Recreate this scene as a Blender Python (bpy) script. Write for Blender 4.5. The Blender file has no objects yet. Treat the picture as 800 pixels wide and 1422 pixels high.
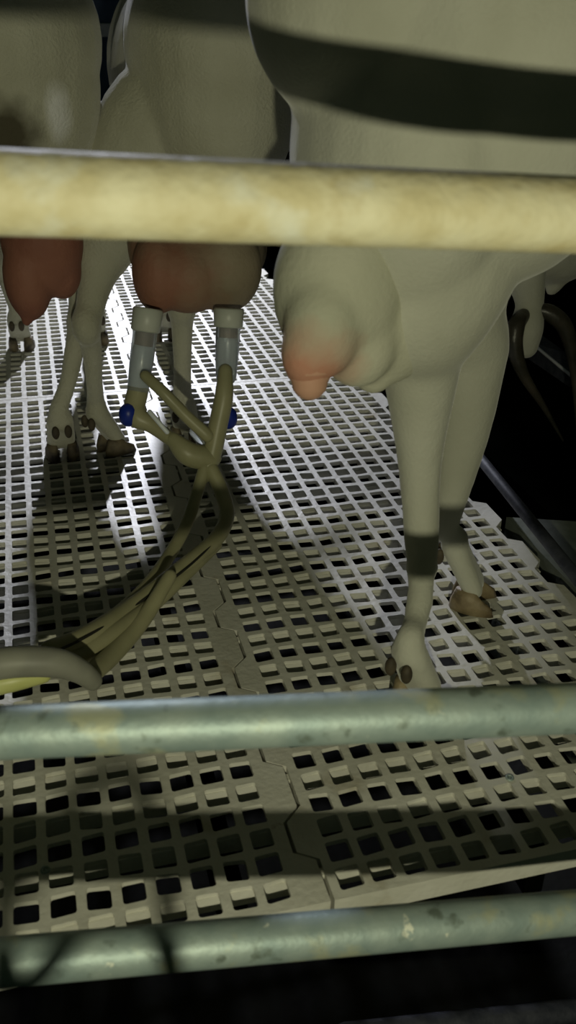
import bpy, bmesh, math, random
from mathutils import Vector, Matrix
random.seed(4)
SC = bpy.context.scene
C = SC.collection
CAMH = .6755
# ------------------------------------------------------------------ camera
FPX = 1306.7
vx = Vector((.96745115, -.10732544, .22917137))       # world X seen by camera (x right, y down, z forward)
vy = Vector((-.25262748, -.46240455, .84991846))
vd = Vector((-.01475202, .88014958, .47446717))        # world down
cam = bpy.data.objects.new('camera', bpy.data.cameras.new('camera')); C.objects.link(cam)
right = Vector((vx.x, vy.x, -vd.x)); down = Vector((vx.y, vy.y, -vd.y)); fwd = Vector((vx.z, vy.z, -vd.z))
m = Matrix((right, -down, -fwd)).transposed().to_4x4(); m.translation = (0, 0, CAMH)
cam.matrix_world = m
cam.data.sensor_fit = 'VERTICAL'; cam.data.sensor_height = 24; cam.data.lens = 24 * FPX / 1422
cam.data.clip_start = .02; cam.data.clip_end = 60
cam.data.dof.use_dof = True; cam.data.dof.focus_distance = 1.35
cam.data.dof.aperture_fstop = cam.data.lens / 1000 / .0036
SC.camera = cam
# ------------------------------------------------------------------ world, lamps, exposure
SC.view_settings.view_transform = 'Standard'; SC.view_settings.look = 'None'
SC.view_settings.exposure = 0; SC.view_settings.gamma = 1; SC.view_settings.use_curve_mapping = False
w = bpy.data.worlds.new('night'); SC.world = w; w.use_nodes = True
w.node_tree.nodes['Background'].inputs[0].default_value = (.55, .8, .5, 1)
w.node_tree.nodes['Background'].inputs[1].default_value = .012
def lamp(name, loc, color, power, r, target=None, spot=None, blend=.3):
    l = bpy.data.lights.new(name, 'SPOT' if spot else 'POINT'); l.color = color; l.energy = power; l.shadow_soft_size = r
    if spot: l.spot_size = spot; l.spot_blend = blend
    o = bpy.data.objects.new(name, l); C.objects.link(o); o.location = loc
    if target: o.rotation_euler = (Vector(target) - Vector(loc)).to_track_quat('-Z', 'Y').to_euler()
    return o
LAMP = Vector((-.02, -.3, .53))
lamp('pit_lamp', LAMP, (1, .98, .68), 16.5, .010)
lamp('rear_lamp', (.50, 4.2, 1.32), (.88, .9, 1), 310, .04, target=(.25, 2.2, 0), spot=math.radians(27.4), blend=.03)
lamp('added_rim_lamp', (.12, 4.0, 1.95), (.86, .89, 1), 200, .05, target=(.10, 1.40, .80), spot=math.radians(11), blend=.5)  # added spot without a known fixture, gives the rumps their rim light
# ------------------------------------------------------------------ pixel -> place at a given distance
def ray(px, py):
    r = Vector(((px - 400) / FPX, (py - 711) / FPX, 1)); return right * r.x + down * r.y + fwd * r.z
def at(px, py, Y): r = ray(px, py); return r * (Y / r.y) + Vector((0, 0, CAMH))
def atz(px, py, Z=0): r = ray(px, py); return r * ((Z - CAMH) / r.z) + Vector((0, 0, CAMH))
# ------------------------------------------------------------------ materials
MATS = {}
def mat(name, c1, c2=None, scale=8, rough=.6, metal=0, bump=0, bscale=60, sheen=0, spec=.5, patch=None, trans=0, emit=None, lo=.35, hi=.65, detail=6, sss=0, ior=1.45):
    m = bpy.data.materials.new(name); m.use_nodes = True; nt = m.node_tree; b = nt.nodes['Principled BSDF']
    b.inputs['Roughness'].default_value = rough; b.inputs['Metallic'].default_value = metal
    b.inputs['Specular IOR Level'].default_value = spec; b.inputs['Transmission Weight'].default_value = trans; b.inputs['IOR'].default_value = ior
    b.inputs['Sheen Weight'].default_value = sheen; b.inputs['Sheen Roughness'].default_value = .4
    if sss: b.inputs['Subsurface Weight'].default_value = sss; b.inputs['Subsurface Radius'].default_value = (.01, .005, .003); 
    tc = nt.nodes.new('ShaderNodeTexCoord')
    col = None
    if c2:
        n = nt.nodes.new('ShaderNodeTexNoise'); n.inputs['Scale'].default_value = scale; n.inputs['Detail'].default_value = detail
        nt.links.new(tc.outputs['Object'], n.inputs['Vector'])
        r = nt.nodes.new('ShaderNodeValToRGB'); e = r.color_ramp.elements
        e[0].position = lo; e[1].position = hi; e[0].color = (*c1, 1); e[1].color = (*c2, 1)
        nt.links.new(n.outputs['Fac'], r.inputs['Fac']); col = r.outputs['Color']
    for (pc, psc, plo, phi) in (patch or []):
        n = nt.nodes.new('ShaderNodeTexNoise'); n.inputs['Scale'].default_value = psc; n.inputs['Detail'].default_value = 5
        nt.links.new(tc.outputs['Object'], n.inputs['Vector'])
        mr = nt.nodes.new('ShaderNodeMapRange'); mr.inputs[1].default_value = plo; mr.inputs[2].default_value = phi
        nt.links.new(n.outputs['Fac'], mr.inputs[0])
        mx = nt.nodes.new('ShaderNodeMix'); mx.data_type = 'RGBA'
        nt.links.new(mr.outputs[0], mx.inputs[0])
        if col: nt.links.new(col, mx.inputs[6])
        else: mx.inputs[6].default_value = (*c1, 1)
        mx.inputs[7].default_value = (*pc, 1); col = mx.outputs[2]
    if col: nt.links.new(col, b.inputs['Base Color'])
    else: b.inputs['Base Color'].default_value = (*c1, 1)
    if bump:
        n = nt.nodes.new('ShaderNodeTexNoise'); n.inputs['Scale'].default_value = bscale; n.inputs['Detail'].default_value = 4
        nt.links.new(tc.outputs['Object'], n.inputs['Vector'])
        bp = nt.nodes.new('ShaderNodeBump'); bp.inputs['Strength'].default_value = bump; bp.inputs['Distance'].default_value = .004
        nt.links.new(n.outputs['Fac'], bp.inputs['Height']); nt.links.new(bp.outputs['Normal'], b.inputs['Normal'])
    if emit: b.inputs['Emission Color'].default_value = (*emit[0], 1); b.inputs['Emission Strength'].default_value = emit[1]
    MATS[name] = m; return m
mat('slat_plastic', (.60, .59, .51), (.74, .73, .66), 9, .45, bump=.25, bscale=120, patch=[((.36, .31, .2), 14, .60, .78), ((.2, .12, .06), 37, .70, .8)])
mat('galvanised', (.27, .35, .34), (.37, .45, .42), 40, .52, metal=.35, bump=.12, bscale=150, patch=[((.44, .47, .34), 30, .58, .68), ((.75, .78, .66), 70, .70, .74), ((.16, .2, .17), 55, .62, .72)])
mat('limed_steel', (.58, .52, .31), (.70, .66, .46), 45, .6, metal=.0, bump=.3, bscale=130, patch=[((.46, .38, .18), 30, .58, .74), ((.72, .74, .66), 22, .6, .75)])
mat('dark_steel', (.04, .045, .065), (.08, .085, .11), 60, .6, metal=.2, bump=.2, bscale=200)
mat('bright_steel', (.75, .76, .86), (.85, .85, .92), 30, .5, metal=.2)
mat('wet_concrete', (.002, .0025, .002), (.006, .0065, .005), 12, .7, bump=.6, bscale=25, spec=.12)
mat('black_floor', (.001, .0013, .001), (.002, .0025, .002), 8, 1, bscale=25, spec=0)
mat('grey_concrete', (.10, .12, .10), (.18, .20, .17), 14, .7, bump=.4, bscale=60)
mat('back_wall', (.06, .10, .22), (.09, .14, .28), 3, .6)
mat('rust', (.09, .03, .015), (.16, .06, .03), 40, .8, bump=.4)
mat('cream_fur', (.50, .50, .41), (.62, .62, .53), 7, .85, bump=.2, bscale=240, sheen=.35, spec=.15)
mat('tan_fur', (.48, .47, .36), (.62, .61, .50), 5, .85, bump=.5, bscale=240, sheen=.5, spec=.15, patch=[((.16, .15, .11), 3, .55, .8)])
mat('tan_goat', (.48, .47, .36), (.62, .61, .50), 5, .85, bump=.5, bscale=240, sheen=.5, spec=.15, patch=[((.16, .15, .11), 3, .55, .8)])
mat('udder_mix', (.27, .22, .15), (.36, .30, .21), 10, .6, bump=.3, bscale=160, spec=.3)
mat('udder_red', (.26, .10, .07), (.36, .16, .11), 10, .6, bump=.3, bscale=160, spec=.3)
mat('udder_pale', (.55, .55, .43), (.65, .64, .51), 10, .7, bump=.2, bscale=160, spec=.2)
mat('teat_pink', (.62, .34, .24), (.68, .4, .28), 10, .6)
mat('hoof_horn', (.20, .15, .08), (.36, .29, .17), 35, .55, bump=.4, bscale=120, patch=[((.07, .05, .03), 25, .5, .65)])
mat('hoof_shaded', (.16, .13, .08), (.26, .21, .13), 35, .6, bump=.4, bscale=120, patch=[((.05, .04, .03), 30, .45, .62)])  # hoof colour darkened to hold the shade on hooves seen from behind
mat('dewclaw', (.05, .04, .025), (.10, .08, .05), 60, .7)
mat('band_black', (.02, .024, .018), (.04, .044, .03), 60, .9, bump=.7, bscale=400, spec=.1)
mat('band_grey', (.09, .10, .07), (.14, .15, .10), 60, .9, bump=.7, bscale=400, spec=.1)
mat('horn', (.025, .025, .018), (.07, .06, .045), 20, .35, bump=.4, bscale=60)
mat('clear_shell', (.80, .86, .92), rough=.12, trans=.8, ior=1.15)
mat('hose_rubber', (.31, .30, .17), (.39, .37, .22), 20, .4, spec=.5)
mat('silicone_collar', (.50, .52, .46), (.58, .6, .54), 20, .4)
mat('milk_white', (.75, .80, .86), rough=.4)
mat('liner', (.30, .22, .17), (.40, .30, .24), 20, .4)
mat('blue_cap', (.01, .03, .28), rough=.4)
mat('grey_hose', (.26, .26, .22), (.34, .34, .28), 20, .5)
mat('hose_lit_side', (.60, .62, .22), (.68, .70, .30), 20, .4)  # yellow lamplight under the grey hose, put into the colour
mat('black_line', (.02, .02, .015), rough=.6)
# ------------------------------------------------------------------ helpers
def link(name, bm, material, parent=None, smooth=False, loc=None):
    me = bpy.data.meshes.new(name)
    bmesh.ops.recalc_face_normals(bm, faces=bm.faces[:]); bm.to_mesh(me); bm.free()
    o = bpy.data.objects.new(name, me); C.objects.link(o)
    for mm in (material if isinstance(material, (list, tuple)) else [material]): me.materials.append(MATS[mm])
    if smooth:
        for p in me.polygons: p.use_smooth = True
    if parent is not None:
        o.parent = parent
        org = Vector((0, 0, 0)); q = parent
        while q is not None: org += q.location; q = q.parent
        for v in me.vertices: v.co -= org
    elif loc is not None:
        o.location = loc
        for v in me.vertices: v.co -= Vector(loc)
    return o
def tag(o, label=None, cat=None, group=None, kind=None):
    if label: o['label'] = label
    if cat: o['category'] = cat
    if group: o['group'] = group
    if kind: o['kind'] = kind
    return o
def thing(name, loc, label, cat, group=None):
    o = bpy.data.objects.new(name, None); C.objects.link(o); o.location = loc; o.empty_display_size = .05
    return tag(o, label, cat, group)
def box(bm, a, b):
    vs = [bm.verts.new((x, y, z)) for x in (a[0], b[0]) for y in (a[1], b[1]) for z in (a[2], b[2])]
    for f in ((0, 1, 3, 2), (4, 6, 7, 5), (0, 4, 5, 1), (2, 3, 7, 6), (0, 2, 6, 4), (1, 5, 7, 3)): bm.faces.new([vs[i] for i in f])
def spline(pts, n=10):
    pts = [Vector(p) for p in pts]
    if len(pts) < 3: return pts
    P = [2 * pts[0] - pts[1]] + pts + [2 * pts[-1] - pts[-2]]; out = []
    for i in range(1, len(P) - 2):
        for k in range(n):
            t = k / n; a, b, c, d = P[i - 1:i + 3]
            out.append(.5 * ((2 * b) + (c - a) * t + (2 * a - 5 * b + 4 * c - d) * t * t + (3 * b - a - 3 * c + d) * t ** 3))
    return out + [pts[-1]]
def tube(bm, pts, rad, seg=16, smooth=True, cap=True, flat=1.0):
    """rad: number or list per control point; rounded ends"""
    n = 8 if smooth and len(pts) > 2 else 1
    R = rad if isinstance(rad, (list, tuple)) else [rad] * len(pts)
    if n > 1:
        Q = spline(pts, n); RR = [v.x for v in spline([Vector((r, 0, 0)) for r in R], n)]
    else: Q = [Vector(p) for p in pts]; RR = list(R)
    T = [(Q[min(i + 1, len(Q) - 1)] - Q[max(i - 1, 0)]).normalized() for i in range(len(Q))]
    if cap:
        q0, q1, r0, r1 = Q[0].copy(), Q[-1].copy(), RR[0], RR[-1]
        pre = [(q0 - T[0] * r0 * math.sin(a), r0 * math.cos(a)) for a in (1.4, 1.0, .5)]
        post = [(q1 + T[-1] * r1 * math.sin(a), r1 * math.cos(a)) for a in (.5, 1.0, 1.4)]
        Q = [p[0] for p in pre] + Q + [p[0] for p in post]; RR = [p[1] for p in pre] + RR + [p[1] for p in post]
        T = [T[0]] * 3 + T + [T[-1]] * 3
    up = Vector((0, 0, 1)) if abs(T[0].z) < .9 else Vector((0, 1, 0))
    nrm = (up - T[0] * up.dot(T[0])).normalized(); rings = []
    for q, t, r in zip(Q, T, RR):
        nrm = (nrm - t * nrm.dot(t)).normalized(); bi = t.cross(nrm)
        rings.append([bm.verts.new(q + (nrm * math.cos(2 * math.pi * k / seg) * flat + bi * math.sin(2 * math.pi * k / seg)) * max(r, 1e-4)) for k in range(seg)])
    for a, b in zip(rings, rings[1:]):
        for k in range(seg): bm.faces.new((a[k], a[(k + 1) % seg], b[(k + 1) % seg], b[k]))
    bm.faces.new(rings[0][::-1]); bm.faces.new(rings[-1])
def ellipsoid(bm, c, r, rz=0, ry=0, rx=0):
    M = Matrix.Translation(c) @ Matrix.Rotation(rz, 4, 'Z') @ Matrix.Rotation(ry, 4, 'Y') @ Matrix.Rotation(rx, 4, 'X') @ Matrix.Diagonal((*r, 1))
    bmesh.ops.create_uvsphere(bm, u_segments=24, v_segments=16, radius=1, matrix=M)
def fuse(name, bm, material, parent, voxel=.006, smooth=8, loc=None, noise=0):
    """melt overlapping closed shapes into one continuous skin"""
    o = link(name, bm, material, parent, True, loc)
    r = o.modifiers.new('r', 'REMESH'); r.mode = 'VOXEL'; r.voxel_size = voxel; r.use_smooth_shade = True
    s = o.modifiers.new('s', 'SMOOTH'); s.iterations = smooth; s.factor = .6
    dg = bpy.context.evaluated_depsgraph_get(); dg.update()
    me = bpy.data.meshes.new_from_object(o.evaluated_get(dg)); o.modifiers.clear(); old = o.data; o.data = me; me.name = name
    bpy.data.meshes.remove(old)
    for p in me.polygons: p.use_smooth = True
    return o
# ------------------------------------------------------------------ setting: dark floors, walls
P = .03
def slab(name, a, b, material): 
    bm = bmesh.new(); box(bm, a, b); return tag(link(name, bm, material), kind='structure')
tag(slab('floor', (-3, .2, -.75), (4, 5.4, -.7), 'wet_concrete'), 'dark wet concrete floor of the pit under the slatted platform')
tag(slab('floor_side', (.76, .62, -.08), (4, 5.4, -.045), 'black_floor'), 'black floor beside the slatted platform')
tag(slab('wall_back', (-3, 5.4, -.75), (4, 5.5, 2.6), 'back_wall'), 'dark blue wall at the back of the parlour')
tag(slab('wall_right', (4, .2, -.75), (4.1, 5.5, 2.6), 'black_floor'), 'black wall on the right of the parlour')
tag(slab('trim_1', (-.2, 5.36, .52), (.9, 5.4, .58), 'bright_steel'), 'pale metal rail along the dark blue back wall')
# concrete kerb beside the platform (grey green), sunk a little under the plastic
bm = bmesh.new()
kp = [(.655, .50), (.92, .50), (.92, 1.02), (.80, 1.085), (.655, 1.14)]
vs = [bm.verts.new((x, y, -.012)) for x, y in kp]; f = bm.faces.new(vs)
ex = bmesh.ops.extrude_face_region(bm, geom=[f]); bmesh.ops.translate(bm, verts=[v for v in ex['geom'] if isinstance(v, bmesh.types.BMVert)], vec=(0, 0, -.25))
tag(link('concrete_kerb', bm, 'grey_concrete'), 'grey green concrete kerb beside the slatted platform under the blue steel pipe', 'kerb')
# ------------------------------------------------------------------ slatted plastic panels
HW = .0107
def profile(base, amp, y0, y1, ph, sgn=1):
    """jigsaw edge running in +y, period four cells"""
    pts = [(base - sgn * amp * (0 if amp > 0 else 0), y0)]
    pts = []; y = y0; k = math.floor((y0 / P - ph) / 4)
    ev = []
    for i in range(k - 1, k + 40):
        c = (ph + i * 4) * P
        ev += [(c - .062 * 1 + .0, 0), (c - .044, 1), (c + .010 - .0, 1), (c + .022, 0)]
    def val(yy):
        for (ya, va), (yb, vb) in zip(ev, ev[1:]):
            if ya <= yy <= yb: return va + (vb - va) * (yy - ya) / (yb - ya)
        return 0
    ys = [y0] + [e[0] for e in ev if y0 < e[0] < y1] + [y1]
    return [(base + sgn * amp * val(yy), yy) for yy in ys]
def prism(bm, outline, z0, z1):
    lo = [bm.verts.new((x, y, z0)) for x, y in outline]; hi = [bm.verts.new((x, y, z1)) for x, y in outline]
    bm.faces.new(hi); bm.faces.new(lo[::-1]); n = len(outline)
    for i in range(n): bm.faces.new((lo[i], lo[(i + 1) % n], hi[(i + 1) % n], hi[i]))
def panel(name, c0, nx, r0, ny, left, right_, label, seed):
    """c0 column of the first hole centre (cells), r0 row of the first hole (cells); left/right_: (base, amp, sign) of the jigsaw edges"""
    rnd = random.Random(seed); bm = bmesh.new(); T = -.005
    X0 = (c0 - .5) * P; X1 = (c0 + nx - .5) * P; Y0 = (r0 - .5) * P; Y1 = (r0 + ny - .5) * P
    for j in range(ny):
        cy = (r0 + j) * P; wav = .0012
        for i in range(nx):
            cx = (c0 + i) * P
            hx = HW + rnd.uniform(-.0006, .0006); hy = .0113 + rnd.uniform(-.0006, .0006); r = .0026
            ox, oy = rnd.uniform(-.0004, .0004), rnd.uniform(-.0005, .0005); sk = rnd.uniform(-.0010, .0010)
            inner = []
            for (sx, sy) in ((1, -1), (1, 1), (-1, 1), (-1, -1)):
                ccx, ccy = cx + ox + sx * (hx - r), cy + oy + sy * (hy - r) + sk * sx
                a0 = {(1, -1): -90, (1, 1): 0, (-1, 1): 90, (-1, -1): 180}[(sx, sy)]
                for q in (0, 45, 90):
                    a = math.radians(a0 + q); inner.append((ccx + r * math.cos(a), ccy + r * math.sin(a)))
            top = [bm.verts.new((x, y, 0)) for x, y in inner]; bot = [bm.verts.new((x, y, T)) for x, y in inner]
            oc = [(cx + P / 2, cy - P / 2), (cx + P / 2, cy + P / 2), (cx - P / 2, cy + P / 2), (cx - P / 2, cy - P / 2)]
            ot = [bm.verts.new((x, y, 0)) for x, y in oc]; ob = [bm.verts.new((x, y, T)) for x, y in oc]
            for s in range(4):
                n = (s + 1) % 4; a, b_, c_ = top[s * 3], top[s * 3 + 1], top[s * 3 + 2]; d_ = top[n * 3]
                bm.faces.new((ot[s], a, b_, c_)[::-1]); bm.faces.new((ot[s], c_, d_, ot[n])[::-1])
                a, b_, c_, d_ = bot[s * 3], bot[s * 3 + 1], bot[s * 3 + 2], bot[n * 3]
                bm.faces.new((ob[s], a, b_, c_)); bm.faces.new((ob[s], c_, d_, ob[n]))
            for s in range(12): bm.faces.new((top[s], top[(s + 1) % 12], bot[(s + 1) % 12], bot[s]))
    # deep cross bars behind every even row, long ribs
    for j in range(ny):
        if (round(r0) + j) % 2 == 0:
            y = (r0 + j + .5) * P; box(bm, (X0 - .01, y - .0048, -.0215), (X1 + .01, y + .0035, T + .0005))
    for i in range(nx + 1):
        if i % 1 == 0:
            x = (c0 + i - .5) * P; box(bm, (x - .0022, Y0, -.013), (x + .0022, Y1, T + .0005))
    YA, YB = Y0 - .006, Y1 + .011
    L = profile(left[0] * P, left[1] * P, YA, YB, left[2]); R = profile(right_[0] * P, right_[1] * P, YA, YB, right_[2])
    prism(bm, [(X0, YB), (X0, YA)] + L, -.022, 0); prism(bm, [(X1, YA), (X1, YB)] + R[::-1], -.022, 0)
    prism(bm, [(X0, YA), (X1, YA), (X1, Y0), (X0, Y0)], -.024, 0)
    prism(bm, [(X0, Y1), (X1, Y1), (X1, YB), (X0, YB)], -.024, 0)
    bmesh.ops.remove_doubles(bm, verts=bm.verts[:], dist=.00002)
    o = link(name, bm, 'slat_plastic', loc=((X0 + X1) / 2, Y0, 0))
    return tag(o, label, 'floor panel', 'slatted floor panels')
e = .12
SP = 5.55
R0, NY = 18.1, 41
# panels nearer than the cross seam
pL = panel('slatted_floor_panel', -9.25, 15, R0, NY, (-9.95 + e, .6, 18.6), (SP, .6, 18.6), 'near left white slatted plastic floor panel, milking hoses lying over it', 1)
pR = panel('slatted_floor_panel', 6.94, 14, R0, NY, (SP + e, .6, 18.6), (20.5, .6, 18.6), 'near right white slatted plastic floor panel with zigzag tabs along its open right edge', 2)
panel('slatted_floor_panel', -25.4, 15, R0, NY, (-26.1, .6, 18.6), (-9.95, .6, 18.6), 'white slatted plastic floor panel at the far left, outside the goats', 3)
R1 = R0 + NY + .64
panel('slatted_floor_panel', -9.25, 15, R1, NY, (-9.95 + e, .6, 60.4), (SP, .6, 60.4), 'rear left white slatted plastic floor panel behind the cross seam, under the leftmost goat', 4)
panel('slatted_floor_panel', 6.94, 14, R1, NY, (SP + e, .6, 60.4), (20.5, .6, 60.4), 'rear right white slatted plastic floor panel behind the cross seam, seen past the teat cups', 5)
for (px, py, pp) in ((63, 1208, pL), (708, 1080, pR)):
    c = atz(px, py, .0005); bm = bmesh.new()
    tube(bm, [c + Vector((.0032 * math.cos(a), .0032 * math.sin(a), 0)) for a in [k * math.pi / 6 for k in range(13)]], .0013, 8)
    box(bm, c - Vector((.0015, .0015, .002)), c + Vector((.0015, .0015, .0003)))
    link('screw', bm, 'galvanised', pp, True)
# steel beams carrying the platform
for x in (-.6, -.13, .10, .40, .60):
    slab('trim_%d' % (int(x * 100) + 80), (x, .56, -.10), (x + .02, 3.2, -.026), 'black_floor')
# ------------------------------------------------------------------ pipe barrier
bar = thing('pipe_barrier', (-.75, .45, -.70), 'three-rail steel pipe barrier standing in front of the goats', 'barrier')
def ext(p, q, x):
    p, q = Vector(p), Vector(q); return p + (q - p) * ((x - p.x) / (q.x - p.x))
rails = []
for p, q, mt, lab in (((-.012, .425, .605), (.248, .408, .590), 'limed_steel', 'topmost rail, crusted cream yellow'), ((-.051, .450, .299), (.296, .398, .291), 'galvanised', 'middle rail, grey green galvanised with pale specks'), ((-.072, .437, .118), (.335, .402, .086), 'galvanised', 'lowest rail, grey green galvanised')):
    bm = bmesh.new(); a, b = ext(p, q, -.75), ext(p, q, .95); rails.append((a, b))
    tube(bm, [a, b], .0175 if mt == 'limed_steel' else .0158, 48, False); tag(link('rail', bm, mt, bar, True), lab)
for k in (0, 1):
    ps = [r[k] for r in rails]; bm = bmesh.new()
    tube(bm, [ps[0] + Vector((0, 0, .05)), ps[0], ps[1], ps[2], Vector((ps[2].x, ps[2].y, -.70))], .019, 24, False)
    link('post', bm, 'galvanised', bar, True)
bm = bmesh.new(); tube(bm, [at(480, 1438, .62), at(900, 1392, .60)], .014, 24, False)
tag(link('drain_pipe', bm, 'dark_steel', smooth=True), 'dim dark pipe low in the pit, lowest at the right corner', 'pipe')
bm = bmesh.new(); tube(bm, [(.655, 1.36, .05), (.611, .875, .05), (.58, .53, .05)], .0085, 24, False)
tag(link('side_pipe', bm, 'dark_steel', smooth=True), 'thin bluish steel pipe running along the right edge of the platform', 'pipe')
bm = bmesh.new(); box(bm, (.66, .80, -.02), (.72, .90, .02)); bmesh.ops.bevel(bm, geom=bm.edges[:], offset=.005, segments=2)
tag(link('rusty_bracket', bm, 'rust'), 'rusty brown bracket under the side pipe at the right edge', 'bracket')

# ------------------------------------------------------------------ goats
V = Vector
def claw_mesh(bm, c, d, s, L=.056, W=.021, Hh=.036):
    """one digit: c heel-centre on ground, d heading, s = lateral side"""
    n = V((-d.y, d.x, 0)); rings = []
    for h, f0, f1, w in ((.0, 0, L, W), (.012, .001, L * .93, W * .98), (Hh * .7, .004, L * .70, W * .85), (Hh, .007, L * .55, W * .7)):
        ring = []
        for k in range(14):
            a = 2 * math.pi * k / 14; u = (math.cos(a) + 1) / 2; ww = w / 2 * math.sin(a) * (1 - .45 * u * u)
            ring.append(bm.verts.new(c + d * (f0 + (f1 - f0) * u) + n * (ww + s * .0015 * u * 3) + V((0, 0, h + .0005))))
        rings.append(ring)
    for a, b in zip(rings, rings[1:]):
        for k in range(14): bm.faces.new((a[k], a[(k + 1) % 14], b[(k + 1) % 14], b[k]))
    bm.faces.new(rings[0][::-1]); bm.faces.new(rings[-1])
def foot(bm, root, foot_p, d, cannon_top, rc, hoofmat='hoof_shaded', hoofs=1.0, dew=True, flat=0):
    """lower leg from the end of the cannon to the claws; adds skin to bm and hoof, dewclaw parts to root"""
    foot_p = V(foot_p); d = V((*d, 0)).normalized(); n = V((-d.y, d.x, 0))
    fet = foot_p - d * .018 + V((0, 0, .078 * hoofs))
    tube(bm, [cannon_top, cannon_top.lerp(fet, .5), fet + V((0, 0, .02)), fet], [rc * 1.08, rc * .92, rc * 1.02, rc * 1.3], 14)
    for s in (-1, 1):
        tube(bm, [fet + n * s * .006, foot_p + n * s * .011 + d * .012 + V((0, 0, .026 * hoofs))], [rc * 1.1, .0135 * hoofs], 12, False)
    hb = bmesh.new()
    for s in (-1, 1):
        dd = (d + n * s * .12).normalized(); claw_mesh(hb, foot_p + n * s * .0125 * hoofs - d * .016, dd, s, L=.056 * hoofs, W=.0225 * hoofs, Hh=.028 * hoofs)
    link('hoof', hb, hoofmat, root, True)
    if dew:
        for s in (-1, 1):
            q = fet - d * rc * 1.15 + n * s * .010 + V((0, 0, -.014)); b2 = bmesh.new()
            ellipsoid(b2, q, (.0062, .0062, .011)); link('dewclaw', b2, 'dewclaw', root, True)
def trunk(bm, hip, h, L=.62, w=.125, top=.70, belly=.40, shoulder=True):
    """pelvis, barrel and chest; hip = midpoint above hind feet, h = heading unit vector"""
    n = V((-h.y, h.x, 0)); a = math.atan2(h.y, h.x); B = lambda s, z, l=0: V((hip.x, hip.y, 0)) + h * s + n * l + V((0, 0, z))
    mid = (top + belly) / 2; hh = (top - belly) / 2
    ellipsoid(bm, B(.02, top - .125), (.17, w * 1.04, .145), a)                 # pelvis
    ellipsoid(bm, B(.22, mid - .01), (.24, w * 1.12, hh), a)
    ellipsoid(bm, B(.42, mid - .01), (.25, w * 1.1, hh * 1.02), a)
    ellipsoid(bm, B(.58, mid + .005), (.16, w * .85, hh * 1.02), a)
    ellipsoid(bm, B(.0, top - .18), (.14, w * .98, .17), a)
    tube(bm, [B(-.11, top - .035), B(.1, top - .012), B(.35, top - .02), B(.58, top + .005)], [.03, .035, .035, .04], 12)  # spine
    return B
def head_neck(bm, root, B, turn=0, low=.35, furm='cream_fur', reach=.78):
    tube(bm, [B(.56, .60), B(.68, .54), B(reach, .48)], [.085, .066, .055], 16)
    hd = B(reach + .03, .46); h = (B(1, 0) - B(0, 0)).normalized(); nn = V((-h.y, h.x, 0))
    tube(bm, [hd, hd + h * .07 + V((0, 0, -.03)), hd + h * .15 + V((0, 0, -.075))], [.055, .047, .027], 16)
    for s in (-1, 1):
        eb = bmesh.new(); e0 = hd + nn * s * .045 + V((0, 0, .02))
        tube(eb, [e0, e0 + nn * s * .05 + V((0, 0, .015)), e0 + nn * s * .10 + V((0, 0, -.005))], [.012, .022, .006], 12, flat=.35)
        link('ear', eb, furm, root, True)
        ey = bmesh.new(); ellipsoid(ey, hd + h * .055 + nn * s * .040 + V((0, 0, .005)), (.011, .008, .010)); link('eye', ey, 'horn', root, True)
def tint(mname, centre, color, r0, r1, sc=(1, 1, 1)):
    """a patch of another coat colour with a soft edge round a point of the body"""
    nt = MATS[mname].node_tree; b = nt.nodes['Principled BSDF']; tc = nt.nodes.new('ShaderNodeTexCoord')
    mp = nt.nodes.new('ShaderNodeMapping'); mp.inputs['Location'].default_value = [-c * k for c, k in zip(centre, sc)]; mp.inputs['Scale'].default_value = sc
    nz = nt.nodes.new('ShaderNodeTexNoise'); nz.inputs['Scale'].default_value = 40
    ln = nt.nodes.new('ShaderNodeVectorMath'); ln.operation = 'LENGTH'; mr = nt.nodes.new('ShaderNodeMapRange')
    ad = nt.nodes.new('ShaderNodeMath'); ad.operation = 'MULTIPLY_ADD'; ad.inputs[1].default_value = r1 * .5; ad.inputs[2].default_value = 0
    sm = nt.nodes.new('ShaderNodeMath'); sm.operation = 'ADD'
    nt.links.new(tc.outputs['Object'], mp.inputs[0]); nt.links.new(mp.outputs[0], ln.inputs[0]); nt.links.new(tc.outputs['Object'], nz.inputs[0])
    nt.links.new(nz.outputs['Fac'], ad.inputs[0]); nt.links.new(ln.outputs['Value'], sm.inputs[0]); nt.links.new(ad.outputs[0], sm.inputs[1])
    mr.inputs[1].default_value = r0 + r1 * .25; mr.inputs[2].default_value = r1 * 1.25; mr.inputs[3].default_value = 1; mr.inputs[4].default_value = 0
    nt.links.new(sm.outputs[0], mr.inputs[0]); mx = nt.nodes.new('ShaderNodeMix'); mx.data_type = 'RGBA'; src = b.inputs['Base Color'].links[0].from_socket
    nt.links.new(mr.outputs[0], mx.inputs[0]); nt.links.new(src, mx.inputs[6]); mx.inputs[7].default_value = (*color, 1); nt.links.new(mx.outputs[2], b.inputs['Base Color'])
def tail(root, base, tip, furm):
    bm = bmesh.new(); mid = (base + tip) / 2 + V((0, -.012, .015)); tube(bm, [base, mid, tip], [.018, .022, .008], 12, flat=.6)
    link('tail', bm, furm, root, True)

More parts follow.
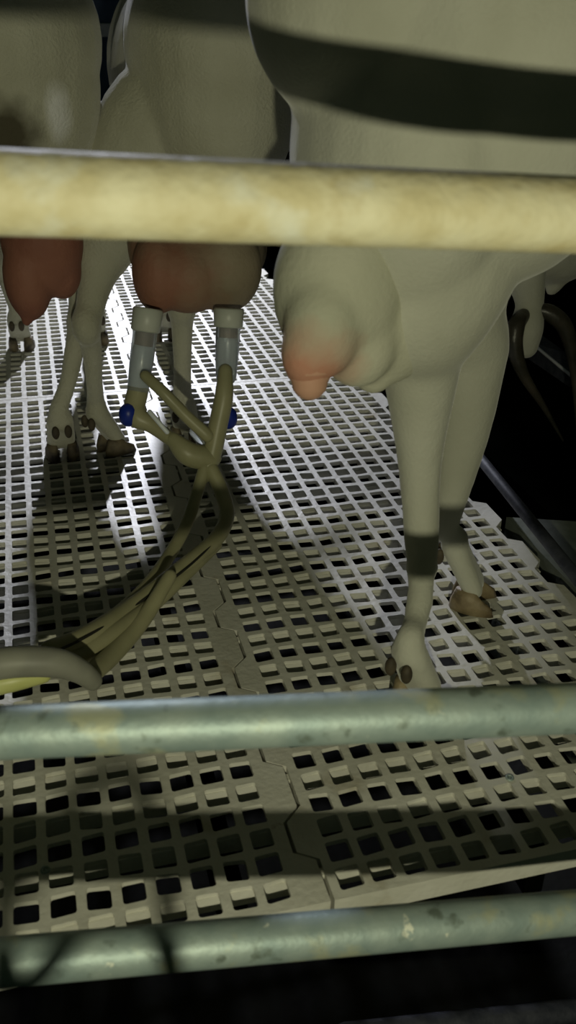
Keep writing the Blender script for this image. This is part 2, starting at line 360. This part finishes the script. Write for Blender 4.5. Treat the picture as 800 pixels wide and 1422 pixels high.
# ---- goat A: leftmost, seen from behind
A = thing('goat', (-.05, 1.47, 0), 'leftmost goat seen from behind, red udder hanging between its hind legs', 'goat', 'goats on the slatted platform')
bm = bmesh.new(); h = V((-.06, 1, 0)).normalized(); hip = V((-.032, 1.46, 0)); B = trunk(bm, hip, h, w=.148, top=.755, belly=.42)
def hind(bm, root, hipj, stifle, hock, footp, d, rc=.0155, thigh=.082, gask=.05, **k):
    tube(bm, [hipj, hipj.lerp(stifle, .5), stifle], [thigh, thigh * .92, gask * 1.15], 18)
    tube(bm, [stifle, stifle.lerp(hock, .5), hock], [gask * 1.1, gask * .62, rc * 1.35], 16)
    back = hock + V((0, 0, 0)); ct = hock.lerp(V(footp) + V((0, 0, .08)), .25)
    ellipsoid(bm, hock, (rc * 1.5, rc * 1.7, .032))
    tube(bm, [hock, ct], [rc * 1.3, rc * 1.1], 14, False)
    foot(bm, root, footp, d, ct, rc, **k)
# right hind
hind(bm, A, V((.010, 1.47, .56)), at(112, 352, 1.54), at(112, 450, 1.49), at(88, 634, 1.475).xy.to_3d(), (-.05, 1), gask=.034, thigh=.09)
hind(bm, A, V((-.125, 1.47, .56)), V((-.150, 1.51, .38)), V((-.165, 1.46, .24)), V((-.17, 1.50, 0)), (-.1, 1), gask=.04, thigh=.09)
def fore(bm, root, sh, elbow, knee, footp, d, rc=.0145, **k):
    tube(bm, [sh, elbow], [.07, .042], 16, False); tube(bm, [elbow, elbow.lerp(knee, .5), knee], [.042, .028, .021], 16)
    ct = knee.lerp(V(footp) + V((0, 0, .08)), .3); tube(bm, [knee, ct], [.021, rc * 1.1], 14, False)
    foot(bm, root, footp, d, ct, rc, **k)
f1 = atz(30, 486); fore(bm, A, B(.55, .50, -.07), V((f1.x - .04, 2.03, .36)), V((f1.x - .022, 2.05, .2)), V((f1.x, f1.y, 0)), (.1, 1))
fore(bm, A, B(.55, .50, .07), V((-.20, 2.03, .36)), V((-.20, 2.05, .2)), V((-.2, 2.08, 0)), (-.1, 1))
head_neck(bm, A, B, furm='tan_fur')
fuse('body', bm, 'tan_goat', A, .0055, 5)
tint('tan_goat', at(84, 165, 1.30) - A.location, (.9, .9, .9), .014, .036, (1.7, .12, .8))
tint('tan_goat', at(10, 190, 1.33) - A.location, (.10, .09, .06), .02, .06)
tail(A, V((-.06, 1.33, .76)), V((-.065, 1.28, .84)), 'tan_fur')
bm = bmesh.new()
ellipsoid(bm, at(58, 330, 1.40), (.058, .06, .085)); ellipsoid(bm, at(38, 385, 1.38), (.034, .04, .062)); ellipsoid(bm, at(84, 372, 1.40), (.030, .04, .045))
tube(bm, [at(40, 400, 1.38), at(39, 432, 1.375), at(37, 446, 1.37)], [.026, .014, .008], 14)
ellipsoid(bm, at(85, 392, 1.40), (.02, .02, .022))
fuse('udder', bm, 'udder_red', A, .004, 6)

# ---- goat B: middle, being milked
Bg = thing('goat', (.15, 1.47, 0), 'middle goat seen from behind with two milking cups on its red udder', 'goat', 'goats on the slatted platform')
bm = bmesh.new(); h = V((.04, 1, 0)).normalized(); hip = V((.274, 1.45, 0)); B = trunk(bm, hip, h, w=.122, top=.748, belly=.42)
hind(bm, Bg, V((.184, 1.455, .525)), at(142, 345, 1.46), at(120, 452, 1.405), V((*atz(152, 628).xy, 0)), (.9, .5), gask=.042, thigh=.078)
hind(bm, Bg, V((.305, 1.46, .56)), V((.29, 1.50, .38)), at(252, 425, 1.46), V((*atz(258, 615).xy, 0)), (.3, 1), gask=.044, thigh=.078, rc=.0165)
fore(bm, Bg, B(.55, .50, -.06), V((.30, 2.03, .36)), V((.285, 2.05, .2)), V((.262, 2.07, 0)), (.1, 1))
fore(bm, Bg, B(.55, .50, .06), V((.13, 2.03, .36)), V((.12, 2.05, .2)), V((.11, 2.07, 0)), (-.1, 1))
head_neck(bm, Bg, B, furm='tan_fur')
fuse('body', bm, 'tan_fur', Bg, .0055, 5)
tail(Bg, V((.235, 1.32, .75)), V((.235, 1.27, .83)), 'tan_fur')
bm = bmesh.new()
ellipsoid(bm, at(275, 340, 1.34), (.100, .085, .085)); ellipsoid(bm, at(218, 380, 1.28), (.034, .045, .055)); ellipsoid(bm, at(312, 372, 1.28), (.052, .05, .062)); ellipsoid(bm, at(262, 382, 1.28), (.056, .05, .052))
fuse('udder', bm, 'udder_mix', Bg, .004, 8)
tint('udder_mix', at(212, 390, 1.26) - Bg.location, (.32, .15, .10), .03, .11)

# ---- goat C: nearest, on the right, side on
Cg = thing('goat', (.42, .84, 0), 'large cream goat standing side-on nearest the barrier with a pink-tipped udder', 'goat', 'goats on the slatted platform')
bm = bmesh.new(); h = V((1, .12, 0)).normalized(); hip = V((.40, .828, 0)); B = trunk(bm, hip, h, w=.148, belly=.535, top=.79); ellipsoid(bm, V((.325, .83, .56)), (.10, .135, .16)); ellipsoid(bm, V((.305, .84, .68)), (.12, .11, .11))
F1 = V((*atz(573, 984).xy, 0)); F2 = V((*atz(642, 836).xy, 0))
K1 = at(586, 768, .805); K2 = at(617, 735, .93)
tube(bm, [V((.36, .82, .57)), at(590, 400, .80), at(585, 500, .81)], [.10, .078, .040], 20)
tube(bm, [at(585, 500, .81), at(583, 640, .815), K1], [.040, .0235, .0185], 18)
ellipsoid(bm, at(586, 788, .808), (.0185, .018, .02))
ct = K1.lerp(F1 + V((0, 0, .09)), .5); tube(bm, [K1, ct], [.0175, .0135], 14, False); foot(bm, Cg, F1, (.75, .5), ct, .0145, hoofs=1.1, hoofmat='hoof_horn')
tube(bm, [V((.45, .93, .57)), at(634, 400, .93), at(650, 480, .94)], [.085, .058, .047], 20)
tube(bm, [at(650, 480, .94), at(640, 600, .94), K2], [.047, .034, .016], 18)
ct = K2.lerp(F2 + V((0, 0, .08)), .5); tube(bm, [K2, ct], [.016, .013], 14, False); foot(bm, Cg, F2, (.85, -.5), ct, .0145, hoofs=1.05, hoofmat='hoof_horn')
fore(bm, Cg, B(.55, .5, -.08), V((.94, .82, .38)), V((.95, .82, .2)), V((.95, .83, 0)), (1, .1))
fore(bm, Cg, B(.55, .5, .08), V((.95, 1.0, .38)), V((.96, 1.0, .2)), V((.97, 1.0, 0)), (1, .1))
head_neck(bm, Cg, B)
fuse('body', bm, 'cream_fur', Cg, .0055, 6)
tail(Cg, V((.235, .85, .73)), V((.19, .85, .81)), 'cream_fur')
bm = bmesh.new()
ellipsoid(bm, at(470, 400, .77), (.058, .052, .075)); ellipsoid(bm, at(447, 455, .74), (.033, .034, .045)); ellipsoid(bm, at(498, 470, .76), (.036, .032, .045))
ellipsoid(bm, at(545, 400, .79), (.055, .05, .09)); ellipsoid(bm, at(428, 490, .735), (.024, .024, .030)); ellipsoid(bm, at(520, 505, .78), (.022, .02, .030))
ud = fuse('udder', bm, 'udder_pale', Cg, .004, 14)
tint('udder_pale', at(428, 520, .73) - Cg.location, (.60, .30, .21), .018, .058)
bm = bmesh.new(); tube(bm, [at(430, 490, .735), at(430, 515, .735), at(430, 530, .732)], [.022, .021, .016], 16)
link('teat', bm, 'teat_pink', Cg, True)

# ---- goat D: horned, head lowered beyond the right edge
D = thing('goat', (1.15, 1.62, -.045), 'horned goat beyond the platform edge, head lowered so its dark horns hang down', 'goat', 'goats on the slatted platform')
bm = bmesh.new(); h = V((-1, -.15, 0)).normalized(); hip = V((1.75, 1.72, 0)); B = trunk(bm, hip, h, w=.11)
hind(bm, D, V((1.75, 1.66, .54)), V((1.70, 1.64, .36)), V((1.78, 1.65, .22)), V((1.76, 1.65, -.045)), (-1, 0), gask=.04, thigh=.07)
hind(bm, D, V((1.75, 1.80, .54)), V((1.70, 1.82, .36)), V((1.78, 1.80, .22)), V((1.76, 1.80, -.045)), (-1, 0), gask=.04, thigh=.07)
fore(bm, D, B(.55, .5, -.06), V((1.22, 1.60, .36)), V((1.22, 1.58, .2)), V((1.20, 1.58, -.045)), (-1, 0))
fore(bm, D, B(.55, .5, .06), V((1.22, 1.74, .36)), V((1.22, 1.74, .2)), V((1.20, 1.74, -.045)), (-1, 0))
tube(bm, [B(.56, .56), at(790, 330, 1.58), at(728, 300, 1.52), at(728, 360, 1.50), at(737, 425, 1.48)], [.09, .075, .06, .042, .024], 18)
tube(bm, [at(737, 425, 1.48), at(731, 455, 1.47), at(730, 480, 1.47)], [.024, .031, .024], 16)
ellipsoid(bm, at(780, 372, 1.56), (.022, .02, .055), 0, .35)
fuse('body', bm, 'cream_fur', D, .006, 5)
for pts, rr in (([at(727, 438, 1.46), at(717, 452, 1.44), at(715, 482, 1.43), at(727, 520, 1.42), at(755, 565, 1.41), at(782, 612, 1.40)], [.012, .0155, .0145, .0100, .0055, .0018]),
                ([at(746, 430, 1.47), at(766, 436, 1.46), at(785, 456, 1.45), at(796, 500, 1.44), at(801, 560, 1.43), at(803, 622, 1.42)], [.012, .0155, .0145, .0100, .0055, .0018])):
    bm = bmesh.new(); tube(bm, pts, rr, 16); link('horn', bm, 'horn', D, True)
# metal trough behind the horns
bm = bmesh.new()
a, b, c, d = at(735, 474, 1.9), at(795, 524, 1.7), at(790, 492, 1.78), at(742, 458, 1.98)
for q in ((a, b, c, d),):
    top = [bm.verts.new(v) for v in q]; bo = [bm.verts.new(v - V((0, 0, .04))) for v in q]
    bm.faces.new(top); bm.faces.new(bo[::-1])
    for i in range(4): bm.faces.new((bo[i], bo[(i + 1) % 4], top[(i + 1) % 4], top[i]))
tr = tag(link('metal_trough', bm, 'dark_steel'), 'bluish metal trough edge glinting behind the horned goat', 'trough')
bm = bmesh.new(); tube(bm, [a + V((0, 0, .001)), b + V((0, 0, .001))], .0035, 10, False); link('rim', bm, 'bright_steel', tr, True)
bm = bmesh.new(); tube(bm, [d - V((0, 0, .04)), d - V((0, 0, .30))], .012, 10, False); link('leg', bm, 'dark_steel', tr, True)

# ------------------------------------------------------------------ milking cluster
MC = thing('milking_cluster', tuple(atz(270, 720, .0)), 'milking cluster with two clear teat cups and olive rubber hoses hanging from the middle udder', 'milking machine')
def cup(top, bot, name_y, rr=.0165):
    top, bot = V(top), V(bot); ax = (bot - top); t = ax.normalized()
    bm = bmesh.new(); tube(bm, [top, top + ax * .02, top + ax * .26, top + ax * .28], [rr * 1.12, rr * 1.24, rr * 1.18, rr * 1.02], 28, False, cap=False)
    root = link('teat_cup', bm, 'silicone_collar', MC, True)
    bm = bmesh.new(); tube(bm, [top + ax * .22, top + ax * .6, bot], [rr, rr * .98, rr * .86], 28, False)
    s = link('shell', bm, 'clear_shell', root, True)
    bm = bmesh.new(); tube(bm, [top + ax * .15, top + ax * .50], [rr * .72, rr * .66], 20, False)
    link('liner', bm, 'liner' if name_y else 'silicone_collar', root, True)
    bm = bmesh.new(); tube(bm, [top + ax * .5, top + ax * .8, bot], [rr * .78, rr * .76, rr * .7], 20, False)
    link('milk_sleeve', bm, 'milk_white', root, True)
    return root
Lt, Lb = at(206, 428, 1.24), at(191, 545, 1.21); Rt, Rb = at(318, 428, 1.22), at(314, 522, 1.20)
c1 = cup(Lt, Lb, 1); c2 = cup(Rt, Rb, 1)
def hose(pts, r, mt='hose_rubber', lab=None, name='hose'):
    bm = bmesh.new(); tube(bm, pts, r, 18); o = link(name, bm, mt, MC, True)
    if lab: o['label'] = lab
    return o
hose([at(191, 545, 1.21), at(187, 565, 1.20), at(192, 580, 1.19), at(210, 590, 1.18), at(240, 612, 1.16), at(262, 630, 1.15)], [.0145, .0145, .015, .011, .0095, .011])
for px, py, Y in ((178, 574, 1.19), (317, 578, 1.19)):
    bm = bmesh.new(); c = at(px, py, Y); tube(bm, [c + V((0, 0, .001)), c - V((0, 0, .006))], .0125, 20, False); link('blue_cap', bm, 'blue_cap', MC, True)
hose([at(202, 522, 1.19), at(228, 546, 1.17), at(258, 577, 1.16), at(288, 605, 1.15)], [.0075, .008, .0085, .009], lab='short pulse tube crossing between the cups')
hose([at(313, 515, 1.185), at(311, 550, 1.17), at(303, 590, 1.16), at(294, 632, 1.15), at(284, 660, 1.14)], [.0095, .0125, .013, .013, .011])
bm = bmesh.new(); ellipsoid(bm, at(275, 633, 1.15), (.034, .018, .016), 0, .25); tube(bm, [at(240, 610, 1.16), at(262, 630, 1.15), at(290, 640, 1.15)], [.011, .017, .014], 16)
fuse('claw_piece', bm, 'hose_rubber', MC, .003, 4)
bm = bmesh.new(); tube(bm, [at(272, 600, 1.19), at(282, 612, 1.17)], .009, 14, False); tag(link('clear_valve', bm, 'clear_shell', MC, True), 'small clear plastic valve')
hose([at(284, 650, 1.14), at(272, 690, 1.12), at(258, 730, 1.10), at(232, 776, 1.05), at(196, 822, .98), at(150, 862, .92), at(88, 902, .86)], .0085)
hose([at(293, 650, 1.14), at(308, 684, 1.12), at(315, 716, 1.10), at(300, 748, 1.06), at(252, 790, 1.00), at(190, 838, .95), at(120, 884, .88), at(70, 905, .85)], [.010, .0105, .0105, .0105, .011, .011, .012, .013])
hose([at(300, 757, 1.06), at(258, 797, .995), at(205, 845, .94), at(150, 885, .89), at(95, 918, .85)], [.008, .0085, .010, .012, .012])
hose([at(299, 752, 1.045), at(254, 793, .985), at(180, 846, .93), at(120, 884, .865), at(70, 908, .83)], .0016, 'black_line', 'thin dark seam line between the twin hoses', 'seam_line')
hose([at(236, 800, .96), at(200, 858, .92), at(160, 905, .87), at(124, 938, .82)], [.008, .010, .011, .011])
bh = hose([at(-140, 960, .80), at(-60, 935, .79), at(10, 920, .785), at(75, 920, .785), at(110, 932, .79), at(128, 945, .80)], [.0165, .0165, .0160, .0150, .0125, .0105], 'grey_hose', 'thick grey milk hose leading off to the left')
hose([at(-140, 985, .80), at(-60, 960, .79), at(10, 946, .785), at(60, 938, .787)], [.013, .013, .012, .008], 'hose_lit_side', 'yellow-lit underside of the grey hose, shaped as a second hose')  # extra tube added to carry the yellow light below the grey hose
bm = bmesh.new(); tube(bm, [at(208, 572, 1.165), at(220, 586, 1.155), at(232, 600, 1.15)], .0032, 10); tag(link('hose_glint', bm, 'milk_white', MC, True), 'white strip painted as the glint along the left hose')  # highlight on the clear hose piece, modelled as a thin white tube
# rubber hose loop in the pit between lamp and barrier (its shadow falls on the lowest rail and panels)
pts = []
for (px, py) in ((5, 1290), (28, 1235), (60, 1180), (100, 1115), (130, 1086), (165, 1072), (188, 1085), (203, 1115), (215, 1160), (228, 1230), (236, 1290)):
    Fp = atz(px, py); t = (.10 - LAMP.y) / (Fp.y - LAMP.y); pts.append(LAMP + (Fp - LAMP) * t)
pts = [V((pts[0].x - .05, pts[0].y, -.70)), V((pts[0].x - .02, pts[0].y, -.1))] + pts + [V((pts[-1].x + .01, pts[-1].y, -.1)), V((pts[-1].x + .02, pts[-1].y, -.70))]
bm = bmesh.new(); tube(bm, pts, .0042, 10)
tag(link('rubber_hose', bm, 'band_black', smooth=True, loc=tuple(pts[0])), 'thin black rubber hose looped up from the pit floor before the barrier', 'hose')
